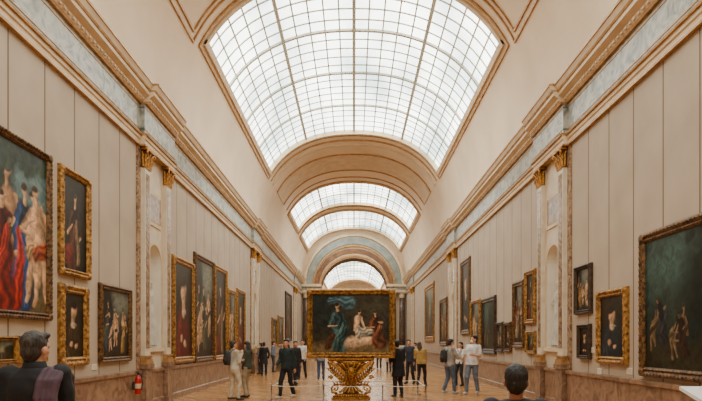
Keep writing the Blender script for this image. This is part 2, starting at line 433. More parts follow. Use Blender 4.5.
def pil_parts():
    sh=MB(); sh.box((-.18,0,1.3),(.18,-.1,6.0)); sh.box((-.12,-.1,1.5),(.12,-.108,5.85),1)
    ba=MB()
    for (w,d,z0,z1) in ((.24,.16,1.1,1.16),(.22,.15,1.16,1.22),(.2,.12,1.22,1.26),(.21,.14,1.26,1.31)): ba.box((-w,0,z0),(w,-d,z1))
    pe=MB(); pe.box((-.25,0,0),(.25,-.18,.16)); pe.box((-.23,0,.16),(.23,-.15,.98)); pe.box((-.26,0,.98),(.26,-.18,1.1))
    ca=MB(); ca.box((-.2,0,5.98),(.2,-.12,6.03)); ca.box((-.18,0,6.0),(.18,-.11,6.4))
    ca.box((-.28,0,6.4),(.28,-.2,6.46))
    for row,(z0,h,n) in enumerate(((6.03,.17,4),(6.16,.18,3))):
        for i in range(n):
            x=-.18+.36*(i/(n-1)); y=-.11
            ca.cap((x,y,z0),(x*1.1,y-.02,z0+h*.6),.05,.045,n=8,flat=(1,.6)); ca.cap((x*1.1,y-.02,z0+h*.6),(x*1.15,y-.06,z0+h),.04,.02,n=8)
        for sx in (-1,1):
            for yy in (-.06,):
                ca.cap((sx*.19,yy,z0),(sx*.21,yy,z0+h*.6),.045,.04,n=8); ca.cap((sx*.21,yy,z0+h*.6),(sx*.26,yy,z0+h),.035,.02,n=8)
    for sx in (-1,1):
        ca.chain([(sx*.08,-.13,6.22),(sx*.17,-.16,6.34),(sx*.24,-.18,6.38),(sx*.27,-.19,6.33),(sx*.24,-.18,6.3)],[.02,.025,.03,.025,.02])
    ca.ell((0,-.18,6.41),(.05,.04,.05))
    return sh,ba,pe,ca
_pp=pil_parts(); _pm=None
def pilaster(s,y):
    global _pm
    e=empty('pilaster',(s*(HW-.024),y,0),math.pi/2 if s<0 else -math.pi/2)
    if _pm is None:
        _pm=[]
        for mb,nm,ms in zip(_pp,('shaft','base','pedestal','capital'),([M['stone'],M['brownmarble']],[M['goldtrim']],[M['dado']],[M['goldbright']])):
            o=fixn(mb.build(nm,ms,parent=e)); _pm.append(o)
    else:
        for q in _pm:
            c=q.copy(); c.parent=e; COL.objects.link(c)
    tag(e,'flat marble pilaster with gilded Corinthian capital on brown plinth','pilaster','marble pilasters along the gallery walls')
for s in (-1,1):
    for nc in NICHES:
        pilaster(s,nc-.8); pilaster(s,nc+.8)
_cp=None
for x in (-4.85,-3.95,3.95,4.85):
    e=empty('marble_column',(x,YE-.45,0))
    if _cp is None:
        a=MB(); a.loft([(0,0,z,.3-.04*((z-1.2)/4.9)**2,.3-.04*((z-1.2)/4.9)**2) for z in (1.3,2.5,3.5,4.5,6.1)],24)
        b=MB(); b.box((-.4,-.4,0),(.4,.4,1.1)); 
        c=MB(); c.loft([(0,0,z,r_,r_) for z,r_ in ((1.1,.38),(1.17,.4),(1.22,.34),(1.26,.36),(1.3,.31))],24)
        d=MB(); d.loft([(0,0,z,r_,r_) for z,r_ in ((6.1,.27),(6.3,.32),(6.35,.28),(6.5,.36),(6.55,.4))],24); d.box((-.4,-.4,6.55),(.4,.4,6.65))
        _cp=[fixn(a.build('shaft',[M['darkmarble']],parent=e,smooth=True)),fixn(b.build('pedestal',[M['greymarble']],parent=e)),fixn(c.build('base',[M['stone']],parent=e)),fixn(d.build('capital',[M['stone']],parent=e))]
    else:
        for q in _cp:
            g=q.copy(); g.parent=e; COL.objects.link(g)
    tag(e,'dark veined marble column with pale capital beside the arch','column','columns flanking the arched opening')
for s in (-1,1):
    mb=MB(); mb.box((s*3.4,YE-.95,6.65),(s*HW,YE,6.85)); mb.box((s*3.45,YE-.9,6.85),(s*HW,YE,7.2),1); mb.box((s*3.3,YE-1.1,7.2),(s*HW,YE,7.45))
    trim(mb,[M['cream'],M['greymarble']],'entablature block above paired columns')

# ------------------------------------------------------------ paintings
class Paint:
    def __init__(s,asp,res=70,rnd=None):
        s.nx=max(8,int(res*asp)); s.ny=res; s.asp=asp; rnd=rnd or random.Random(1)
        U,V=np.meshgrid(np.linspace(0,asp,s.nx),np.linspace(0,1,s.ny)); s.C=np.zeros((s.ny,s.nx,3))
        dU=np.zeros_like(U); dV=np.zeros_like(V)
        for k,(fr,am) in enumerate(((7,.016),(13,.009),(23,.006),(41,.0035),(66,.002))):
            for q in range(2):
                a=rnd.uniform(0,6.28); p1,p2=rnd.uniform(0,6.28),rnd.uniform(0,6.28)
                dU+=am*np.sin(fr*(U*math.cos(a)+V*math.sin(a))+p1); dV+=am*np.sin(fr*(U*math.sin(a)-V*math.cos(a))+p2)
        s.U=U+dU; s.V=V+dV; s.rnd=rnd
    def grad(s,c0,c1):
        a=np.array(lin(c0));b=np.array(lin(c1)); s.C[:]=a+(b-a)*s.V[...,None]
    def _mix(s,m,c,sh=None):
        m=np.clip(m,0,1)[...,None]; col=np.array(lin(c))
        if sh is not None: col=col*sh[...,None]
        s.C[:]=s.C*(1-m)+col*m
    def ell(s,u,v,ru,rv,c,ang=0,soft=.25,op=1):
        du=s.U-u;dv=s.V-v; ca,sa=math.cos(ang),math.sin(ang)
        a=(du*ca+dv*sa)/ru;b=(-du*sa+dv*ca)/rv; d=np.sqrt(a*a+b*b)
        sh=np.clip(.85-.4*a+.3*b,.35,1.35); s._mix(op*(1+soft-d)/(2*soft),c,sh if soft<.4 else None)
    def cap(s,p,q,r0,r1,c,soft=.25,fold=False):
        p=np.array(p);q=np.array(q);d=q-p; L=max(1e-6,(d*d).sum())
        t=np.clip(((s.U-p[0])*d[0]+(s.V-p[1])*d[1])/L,0,1)
        ru=s.U-p[0]-t*d[0]; rv=s.V-p[1]-t*d[1]; rr=r0+(r1-r0)*t
        sgn=(ru*d[1]-rv*d[0])/math.sqrt(L)/rr
        dist=np.hypot(ru,rv)/rr; sh=np.clip(.8-.5*sgn,.3,1.35)
        if fold: sh=sh*(.75+.4*np.sin(sgn*7+t*5+3*np.sin(t*6)))
        s._mix((1+soft-dist)/(2*soft),c,np.clip(sh,.15,1.5))
    def fig(s,u,v,h,skin,cl,lean=0,nude=False):
        r=h*.055; R=s.rnd; tp=(u+lean*h,v+h*.92); a1=R.uniform(.3,.6);a2=R.uniform(.35,.75)
        dk=tuple(x*.6 for x in cl)
        if not nude:
            s.cap((u+R.uniform(-.04,.04)*h,v),(u+lean*h*.6,v+h*.5),h*.17,h*.1,cl,fold=True); s.cap((u+lean*h*.5,v+h*.45),(u+lean*h*.8,v+h*.74),h*.09,h*.1,dk,fold=True)
            s.cap((u-h*.12,v+h*.1),(u+h*.08,v+h*.6),h*.05,h*.04,tuple(min(255,x*1.3) for x in cl),fold=True)
        else:
            s.cap((u-h*.07,v),(u-h*.04,v+h*.25),h*.03,h*.045,skin); s.cap((u-h*.04,v+h*.25),(u-h*.02,v+h*.47),h*.045,h*.065,skin); s.cap((u+h*.08,v+.02),(u+h*.06,v+h*.25),h*.03,h*.045,skin); s.cap((u+h*.06,v+h*.25),(u+h*.03,v+h*.47),h*.045,h*.065,skin)
            s.cap((u,v+h*.47),(u+lean*h*.8,v+h*.74),h*.075,h*.085,skin); s.cap((u-h*.08,v+h*.4),(u+h*.1,v+h*.5),h*.05,h*.04,cl,fold=True)
        L=(u+lean*h*.8-h*.09,v+h*.74); E=(L[0]-h*.1,v+h*a1); s.cap(L,E,h*.035,h*.028,skin if nude else cl); s.cap(E,(E[0]+h*.14,E[1]+h*R.uniform(-.05,.12)),h*.026,h*.018,skin)
        L=(u+lean*h*.8+h*.09,v+h*.74); E=(L[0]+h*.1,v+h*a2); s.cap(L,E,h*.035,h*.028,skin if nude else dk); s.cap(E,(E[0]-h*R.uniform(-.1,.12),E[1]+h*R.uniform(-.1,.12)),h*.026,h*.018,skin)
        s.cap((tp[0]-lean*h*.1,tp[1]-r*1.9),(tp[0],tp[1]-r),r*.5,r*.45,skin); s.ell(tp[0],tp[1],r*.75,r,skin); s.ell(tp[0]-r*.2,tp[1]+r*.55,r*.85,r*.6,(62,40,26))
SK=(220,174,136)
def art(kind,asp,res,rnd):
    p=Paint(asp,res,rnd)
    if kind=='portrait':
        p.grad((24,20,16),(52,44,32)); c=rnd.choice([(44,34,30),(98,30,22),(38,46,54),(66,52,34)])
        p.ell(asp*.5,.02,asp*.46,.5,c); p.cap((asp*.3,.05),(asp*.42,.5),asp*.13,asp*.1,tuple(x*1.4 for x in c),fold=True); p.cap((asp*.5,.5),(asp*.5,.64),asp*.08,asp*.08,SK); p.ell(asp*.5,.7,asp*.12,.105,SK); p.ell(asp*.46,.8,asp*.15,.06,(44,28,18)); p.ell(asp*.53,.52,asp*.12,.025,(196,186,166)); p.ell(asp*.4,.2,asp*.08,.04,SK,.5); p.ell(asp*.6,.16,asp*.07,.04,SK)
    elif kind=='group':
        p.grad((44,34,24),(74,74,66)); p.ell(asp*.7,.85,asp*.4,.2,(120,122,110),0,.6); p.ell(asp*.15,.8,asp*.25,.3,(34,30,20))
        n=max(3,int(asp*4.5))
        for i in range(n+3):
            c=rnd.choice([(150,46,32),(52,72,92),(176,138,76),(92,92,68),(190,172,140),(70,48,36)])
            p.fig(asp*(.12+.76*((i*.37+rnd.random()*.2)%1)),.3-.27*i/(n+3),.42+.15*rnd.random(),SK,c,rnd.uniform(-.2,.2),rnd.random()<.3)
        p.ell(asp*.5,.0,asp*.6,.06,(50,36,24))
    elif kind=='landscape':
        p.grad((40,34,22),(124,132,122)); p.ell(asp*.5,.55,asp*.5,.12,(160,150,118),0,.6); p.ell(asp*.15,.6,asp*.28,.35,(34,40,26)); p.ell(asp*.85,.5,asp*.22,.28,(42,46,28)); p.ell(asp*.5,.12,asp*.7,.2,(66,52,32),0,.5); p.cap((asp*.15,.1),(asp*.2,.6),.02,.012,(30,22,14))
        for i in range(3): p.fig(asp*(.4+.12*i),.12,.22,SK,rnd.choice([(150,46,30),(60,80,110),(190,170,130)]))
    elif kind=='nocturne':
        p.grad((24,32,28),(42,60,56)); p.ell(asp*.35,.78,asp*.36,.2,(66,92,86),0,.8); p.ell(asp*.3,.45,asp*.25,.12,(48,64,54),.2,.6); p.ell(asp*.75,.6,asp*.3,.4,(22,30,24),0,.4); p.cap((asp*.66,.05),(asp*.78,.7),.03,.015,(46,38,26)); p.cap((asp*.74,.5),(asp*.55,.75),.014,.008,(34,32,22))
        for i in range(14): p.ell(asp*rnd.uniform(.5,1),rnd.uniform(.55,.95),.05,.035,rnd.choice([(30,44,32),(22,32,24),(42,56,42)]),rnd.random()*3)
        p.ell(asp*.4,.08,asp*.6,.14,(50,46,30),0,.5)
        for (u,v,h,c,le,nu) in ((.12,.14,.4,(86,62,40),.2,True),(.26,.22,.34,(60,52,66),-.25,False),(.36,.08,.42,(110,96,70),.3,True),(.5,.16,.3,(70,34,26),-.3,False)):
            p.fig(asp*u,v,h,(150,120,88),c,le,nu)
        p.ell(asp*.3,.3,asp*.3,.2,(30,40,34),0,.8,.35)
    elif kind=='allegory':
        p.grad((84,76,52),(54,86,92)); p.ell(asp*.75,.72,asp*.3,.26,(98,124,126),0,.6); p.ell(asp*.5,.98,asp*.6,.12,(40,52,40),0,.5); p.ell(asp*.45,.72,asp*.1,.3,(42,52,34),0,.4); p.ell(asp*.5,.03,asp*.7,.1,(104,84,54),0,.5)
        p.fig(asp*.52,.12,.74,(196,148,112),(120,90,54),-.05,True)
        p.fig(asp*.64,.07,.74,SK,(46,80,132),.08); p.cap((asp*.58,.06),(asp*.66,.44),.06,.05,(206,52,34),fold=True); p.cap((asp*.73,.08),(asp*.7,.5),.04,.04,(52,90,150),fold=True)
        p.fig(asp*.79,.1,.68,SK,(200,160,110),.04,True); p.fig(asp*.91,.08,.74,SK,(190,90,56),-.06,True); p.fig(asp*.4,.06,.66,SK,(166,48,34),0); p.fig(asp*.2,.06,.66,SK,(186,150,96))
        for i in range(26): p.ell(asp*rnd.uniform(0,1),rnd.uniform(.85,1),.05,.03,rnd.choice([(30,44,32),(52,70,52),(42,56,42)]),rnd.random()*3)
    elif kind=='standin':
        p.grad((60,54,40),(44,44,38)); p.ell(asp*.15,.75,asp*.25,.3,(38,44,42),0,.5); p.ell(asp*.8,.8,asp*.3,.25,(70,66,52),0,.7); p.ell(asp*.5,.03,asp*.7,.13,(120,100,68),0,.5)
        p.cap((asp*.22,.9),(asp*.5,.82),.06,.09,(96,130,142),fold=True)
        p.fig(asp*.36,.12,.74,SK,(84,122,128),-.08); p.cap((asp*.3,.1),(asp*.42,.4),.1,.06,(70,100,96),fold=True)
        p.fig(asp*.58,.1,.66,(236,194,158),(220,210,190),.1,True); p.cap((asp*.5,.14),(asp*.78,.2),.11,.08,(236,194,158)); p.cap((asp*.6,.3),(asp*.74,.38),.08,.06,(222,212,192),fold=True)
        p.fig(asp*.84,.14,.6,SK,(140,86,62),-.05); p.cap((asp*.18,.1),(asp*.26,.3),.06,.04,(110,66,48),fold=True)
    elif kind=='saint':
        p.grad((24,22,18),(46,40,30)); p.fig(asp*.5,.06,.8,SK,(96,54,36)); p.ell(asp*.3,.14,asp*.2,.1,(120,44,30)); p.cap((asp*.7,.1),(asp*.62,.55),.05,.03,(160,134,98),fold=True)
    return p
def painting(w,h,fw,kind,frame,label,loc,rotz,seed=1,res=70,depth=.1,ornate=False,framecolor=None):
    e=empty('painting',loc,rotz); mb=MB()
    prof=[(0,0),(0,.06),(.12,.085),(.3,.1),(.45,.075),(.6,.06),(.78,.085),(.9,.07),(1,.045),(1,.02)]
    vs=[];fs=[];n=len(prof)
    for cx,cz in ((-1,-1),(1,-1),(1,1),(-1,1)):
        for t,d in prof: vs.append((cx*(w/2-t*fw),-d*depth/.1,cz*(h/2-t*fw)))
    for k in range(4):
        for i in range(n-1): fs.append((k*n+i,((k+1)%4)*n+i,((k+1)%4)*n+i+1,k*n+i+1))
    mb.add(vs,fs)
    if ornate:
        q=ornate if ornate is not True else .8
        for cx in (-1,1):
            for cz in (-1,1): mb.ell((cx*(w/2-fw*.5),-.085*depth/.1,cz*(h/2-fw*.5)),(fw*.48,.035*q,fw*.48),n=12,m=8)
        st_=fw*.62
        nb=int(w/st_)
        for i in range(1,nb):
            for cz in (-1,1): mb.ell((-w/2+w*i/nb,-.09*depth/.1,cz*(h/2-fw*.3)),(st_*.34,.02*q,fw*.17),n=8,m=6); mb.ell((-w/2+w*(i+.5)/nb,-.075*depth/.1,cz*(h/2-fw*.78)),(st_*.2,.018*q,fw*.09),n=6,m=5)
        nb=int(h/st_)
        for i in range(1,nb):
            for cx in (-1,1): mb.ell((cx*(w/2-fw*.3),-.09*depth/.1,-h/2+h*i/nb),(fw*.17,.02*q,st_*.34),n=8,m=6); mb.ell((cx*(w/2-fw*.78),-.075*depth/.1,-h/2+h*(i+.5)/nb),(fw*.09,.018*q,st_*.2),n=6,m=5)
    fixn(mb.build('frame',[M[frame]],parent=e,smooth=False))
    rnd=random.Random(seed); cw=w-2*fw+.01; ch=h-2*fw+.01; p=art(kind,cw/ch,res,rnd)
    nx,ny=p.nx,p.ny; me=bpy.data.meshes.new('canvas'); V=[];Fc=[]
    for j in range(ny):
        for i in range(nx): V.append((-cw/2+cw*i/(nx-1),-.035*depth/.1,-ch/2+ch*j/(ny-1)))
    for j in range(ny-1):
        for i in range(nx-1): o=j*nx+i; Fc.append((o,o+1,o+nx+1,o+nx))
    me.from_pydata(V,[],Fc); ca=me.color_attributes.new('Col','FLOAT_COLOR','POINT')
    cc=np.ones((ny*nx,4)); cc[:,:3]=np.clip(p.C,0,1).reshape(-1,3); ca.data.foreach_set('color',cc.ravel()); me.materials.append(M['canvas'])
    o=bpy.data.objects.new('canvas',me); COL.objects.link(o); o.parent=e
    tag(e,label,'painting'); return e
def wp(x0,x1,yt,yb,kind,frame,label,fw=.12,seed=1,res=60,ornate=False):
    s=-1 if x0<VX else 1
    H=HW-.05
    d0=abs(x0-VX);d1=abs(x1-VX); K=F*H; ya,yb_=sorted((K/d0,K/d1)); pm=abs((x0+x1)/2-VX)/H
    zt=CAMH+(VY-yt)/pm; zb=CAMH+(VY-yb)/pm
    painting(yb_-ya,zt-zb,fw,kind,frame,label,(s*HW,(ya+yb_)/2,(zt+zb)/2),math.pi/2 if s<0 else -math.pi/2,seed,res,ornate=ornate)
wp(-42,51,128,318,'allegory','bronzeframe','large allegory canvas with robed and nude figures in dark gilt frame',.13,1,190,True)
wp(60,90,172,277,'saint','gold','tall devotional canvas in carved gold frame hung above another',.13,2,110,True)
wp(60,88,285,366,'portrait','gold','dark half-length portrait in wide gold frame',.17,3,100,True)
wp(100,131,286,362,'group','bronzeframe','brown figure scene in dark narrow frame',.12,4,110)
wp(-14,17,336,364,'landscape','gold','small wide panel in gold frame hung low',.07,5,60)
wp(18,46,336,363,'group','gold','small figure panel in gold frame beside a similar one',.07,6,60)
wp(173,194,259,363,'portrait','gold','tall portrait in broad gold frame',.2,7,90,True)
wp(194.5,214,257,362,'group','bronzeframe','tall altarpiece with figures in dark gilt frame',.2,8,90,True)
wp(214.5,227,267,360,'saint','gold','tall canvas of a robed figure in gold frame',.2,9,70)
wp(228,236,290,355,'group','gold','upright figure scene in gold frame',.16,10,50)
wp(237,245,290,354,'portrait','gold','upright portrait in gold frame',.16,11,50)
wp(272,277,318,346,'portrait','gold','small portrait in gold frame',.14,13,36)
wp(278,283,316,346,'landscape','gold','small landscape in gold frame',.14,14,36)
wp(285.5,291.5,293,341,'saint','darkframe','tall dark canvas in black frame',.2,15,40)
wp(640,745,216,382,'nocturne','bronzeframe','large dark green nocturne with bathers in heavy gilt frame',.17,21,190,True)
wp(597,627,289,364,'portrait','gold','oval-lit portrait in ornate gold frame',.15,22,100,True)
wp(575,591,265,314,'group','darkframe','upright figure scene in dark frame',.1,23,70)
wp(578,590,324,359,'portrait','darkframe','small dark portrait hung below another picture',.09,24,60)
wp(525,535,270,324,'saint','gold','upright saint in gold frame',.15,25,60)
wp(513,524,281,348,'group','bronzeframe','tall group scene in dark gilt frame',.18,26,60)
wp(526,535,331,354,'landscape','gold','small landscape in gold frame',.1,27,40)
wp(504,511,322,352,'portrait','bronzeframe','small portrait in gilt frame',.12,28,40)
wp(496.5,503,322,352,'group','darkframe','small dark scene in black frame',.12,29,40)
wp(482,495.5,297,354,'nocturne','darkframe','dark upright canvas in black frame',.2,30,60)
wp(470.5,480,300,352,'group','gold','upright figure canvas in gold frame',.15,31,50)
wp(461,470,259,335,'portrait','bronzeframe','tall full-length portrait in dark gilt frame',.25,32,50)
wp(440,447,298,346,'group','bronzeframe','tall narrow canvas in gilt frame',.25,33,40)
wp(425,434,284,342,'landscape','gold','tall landscape in broad gold frame',.4,34,40)

for (x,y) in ((94,367),(630,371),(600,371),(592.5,350)):
    s=-1 if x<VX else 1; yy=F*HW/abs(x-VX); z=CAMH+(VY-y)*yy/F
    mb=MB(); mb.box((s*HW,yy-.1,z-.06),(s*(HW-.015),yy+.1,z+.06)); mb.box((s*(HW-.015),yy-.08,z-.045),(s*(HW-.018),yy+.08,z+.045),1)
    tag(mb.build('wall_label',[M['white'],M['cream']]),'small blank cream caption plate beside a painting','label','caption plates')

# ------------------------------------------------------------ stand with painting
SY=16.3; PMX=F/SY; SX=(351-VX)/PMX
zb=CAMH+(VY-358)/PMX; zt=CAMH+(VY-289)/PMX; W=88/PMX
ob=painting(W,zt-zb,.17,'standin','gold','large free-standing canvas of draped figures in antique gold frame',(SX,SY,(zb+zt)/2),0,50,170,depth=.13,ornate=.6)
bk=MB(); bk.box((-W/2+.02,0,-(zt-zb)/2+.02),(W/2-.02,.12,(zt-zb)/2-.02)); bk.build('backboard',[M['darkframe']],parent=ob)
st=empty('pedestal_stand',(SX,SY+.05,0))
a=MB(); a.box((-.56,-.3,0),(.56,.3,.06)); a.box((-.52,-.27,.06),(.52,.27,.09)); a.box((-.46,-.22,.09),(.46,.22,.15))
for i in range(15): a.ell((-.49+.07*i,-.27,.1),(.03,.03,.03),n=8,m=6)
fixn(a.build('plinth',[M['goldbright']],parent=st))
b=MB(); b.loft([(0,0,z,rx,ry) for z,rx,ry in ((.14,.24,.16),(.22,.24,.16),(.3,.13,.11),(.4,.08,.08),(.48,.09,.09),(.6,.13,.12),(.74,.16,.14),(.9,.2,.15),(1.02,.32,.18),(1.1,.5,.2))],24)
for i in range(14):
    t=2*math.pi*i/14; cx,cy=math.cos(t),math.sin(t)
    b.chain([(cx*.08,cy*.1,.46),(cx*.16,cy*.17,.58),(cx*.22,cy*.22,.7),(cx*.28,cy*.25,.72)],[.025,.035,.028,.014])
    b.chain([(cx*.16,cy*.13,.78),(cx*.26,cy*.2,.9),(cx*.4,cy*.24,1.02),(cx*.48,cy*.27,1.0)],[.025,.035,.028,.014])
    b.chain([(cx*.12,cy*.1,.36),(cx*.22,cy*.18,.27),(cx*.34,cy*.22,.19)],[.022,.035,.02])
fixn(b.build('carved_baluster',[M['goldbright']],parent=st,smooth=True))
for sx in (-1,1):
    c=MB()
    c.chain([(sx*.1,-.08,.46),(sx*.24,-.1,.56),(sx*.42,-.1,.7),(sx*.58,-.08,.88),(sx*.66,-.05,1.06)],[.045,.05,.05,.04,.03])
    for k in range(9):
        t=k/8; bx=.16+.44*t; bz=.5+.42*t
        c.chain([(sx*bx,-.13,bz),(sx*(bx-.03),-.17,bz+.12),(sx*(bx-.01+.04*t),-.15,bz+.24),(sx*(bx+.05),-.12,bz+.3 if bz+.3<1.08 else 1.08)],[.026,.03,.026,.01])
        c.chain([(sx*bx,-.12,bz),(sx*(bx+.05),-.15,bz-.05),(sx*(bx+.11),-.12,bz-.03)],[.024,.026,.01])
    for (cx0,cz0,R0) in ((.45,.3,.12),(.58,.62,.07)):
        for k in range(12):
            t0=k*.6;t1=(k+1)*.6; r0=R0*(1-k/13); r1=R0*(1-(k+1)/13)
            c.cap((sx*(cx0+r0*math.cos(t0)),-.08-.004*k,cz0+r0*math.sin(t0)),(sx*(cx0+r1*math.cos(t1)),-.08-.004*k,cz0+r1*math.sin(t1)),.026,.024)
    c.chain([(sx*.08,-.06,.42),(sx*.24,-.08,.4),(sx*.38,-.08,.42),(sx*.5,-.08,.4),(sx*.57,-.08,.3)],[.04,.035,.03,.03,.028])
    c.chain([(sx*.57,-.06,.3),(sx*.53,-.1,.2),(sx*.42,-.1,.17)],[.03,.045,.035])
    for k in range(4): c.chain([(sx*(.2+.09*k),-.1,.4),(sx*(.22+.09*k),-.13,.48),(sx*(.27+.09*k),-.11,.52)],[.022,.025,.01])
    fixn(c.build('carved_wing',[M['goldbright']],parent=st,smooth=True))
d=MB(); d.ell((0,-.2,.8),(.1,.06,.15)); d.ell((0,-.25,.82),(.055,.04,.08)); d.ell((0,-.24,1.02),(.055,.06,.055))
for k in range(14):
    t=2*math.pi*k/14; d.ell((.12*math.cos(t),-.22,.8+.17*math.sin(t)),(.026,.03,.026),n=8,m=6)
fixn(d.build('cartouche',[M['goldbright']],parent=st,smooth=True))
e_=MB(); e_.box((-.62,-.16,1.09),(.62,.2,1.13)); e_.box((-.68,-.2,1.13),(.68,.22,zb-.002))
for i in range(19): e_.ell((-.63+.07*i,-.2,1.15),(.026,.03,.022),n=8,m=6)
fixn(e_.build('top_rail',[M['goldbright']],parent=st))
tag(st,'ornate carved gilt stand with wings and scrolls supporting a painting','stand')

pts=[(-2.3,15.6),(-.85,15.6),(.8,15.6),(2.0,15.6),(2.0,17.6),(-2.3,17.6)]
for i in range(6):
    x,y=pts[i]; q=pts[(i+1)%6]
    e=MB(); e.loft([(0,0,z,r,r) for z,r in ((0,.12),(.012,.12),(.02,.035),(.025,.015),(.44,.015),(.45,.02),(.465,.018))],16)
    o=e.build('barrier_post',[M['chrome']],loc=(x,y,0),smooth=True); tag(o,'thin low steel barrier post with elastic cord','barrier post','low barrier posts around the stand')
    mb=MB(); N=10; dx,dy=q[0]-x,q[1]-y; L=math.hypot(dx,dy); dx*=(L-.035)/L; dy*=(L-.035)/L
    mb.chain([(dx*t/N,dy*t/N,.435-.03*math.sin(math.pi*t/N)) for t in range(N+1)],[.01]*(N+1)); mb.build('cord',[M['cord']],parent=o)

fy=13.2; e=empty('fire_extinguisher',(-5.09,fy,.42))
a=MB(); a.loft([(0,0,z,r,r) for z,r in ((0,.06),(.02,.075),(.34,.075),(.4,.055),(.43,.025),(.46,.025))],20); fixn(a.build('cylinder',[M['red']],parent=e,smooth=True))
a=MB(); a.box((-.02,-.02,.46),(.02,.02,.5)); a.box((-.015,-.1,.5),(.015,.03,.52)); a.box((-.012,-.09,.53),(.012,.03,.545)); a.box((-.01,.01,.51),(.01,.03,.54)); fixn(a.build('lever',[M['blackp']],parent=e))
a=MB(); a.chain([(.02,0,.48),(.09,-.02,.44),(.11,-.03,.27),(.095,-.03,.12)],[.012,.012,.012,.018]); fixn(a.build('hose',[M['blackp']],parent=e,smooth=True))
a=MB(); a.box((-.12,-.06,.1),(-.06,.06,.3)); fixn(a.build('bracket',[M['chrome']],parent=e))
a=MB(); a.loft([(0,0,.14,.077,.077),(0,0,.25,.077,.077)],20,cap=False); fixn(a.build('sticker',[M['cream']],parent=e,smooth=True))
tag(e,'red fire extinguisher mounted low on the wall by the pilaster','fire extinguisher')

e=empty('lectern',(3.9,6.0,0)); a=MB(); a.box((-.2,-.15,0),(.2,.15,.03)); a.box((-.04,-.03,.03),(.04,.03,1.04)); fixn(a.build('post',[M['chrome']],parent=e))
a=MB(); a.add([(-.3,-.2,1.01),(.3,-.2,1.01),(.3,.2,1.12),(-.3,.2,1.12),(-.3,-.2,1.05),(.3,-.2,1.05),(.3,.2,1.16),(-.3,.2,1.16)],[(0,3,2,1),(4,5,6,7),(0,1,5,4),(1,2,6,5),(2,3,7,6),(3,0,4,7)]); fixn(a.build('panel',[M['white']],parent=e))
tag(e,'white slanted information lectern on slim steel post','lectern')

# ------------------------------------------------------------ people
BAKE=[]
def remesh(o,vox,it=3):
    m=o.modifiers.new('r','REMESH'); m.mode='VOXEL'; m.voxel_size=vox; m.use_smooth_shade=True
    s=o.modifiers.new('s','SMOOTH'); s.factor=.5; s.iterations=it
    BAKE.append(o)
ARMS={'down':((.13,-.03,-1),(.04,.18,-1)),'hold':((.12,.12,-1),(-.45,.85,.15)),'phone':((.15,.45,-.85),(-.25,.6,.75)),
      'hip':((.55,-.25,-.9),(-.75,.35,-.5)),'back':((.12,-.3,-1),(-.75,-.25,-.35)),'swing':((.12,.35,-1),(.0,.6,-1)),'swingb':((.12,-.4,-1),(.02,-.1,-1)),'chin':((.05,.4,-.9),(-.35,.45,.95)),'bag':((.2,0,-1),(-.05,.7,-.5)),'cross':((.1,.2,-1),(-.95,.35,.1)),'point':((.3,.8,-.5),(.05,1,.15)),'pocket':((.28,-.12,-1),(-.12,.35,-1)),'strap':((.1,.25,-1),(-.2,.5,1.1))}
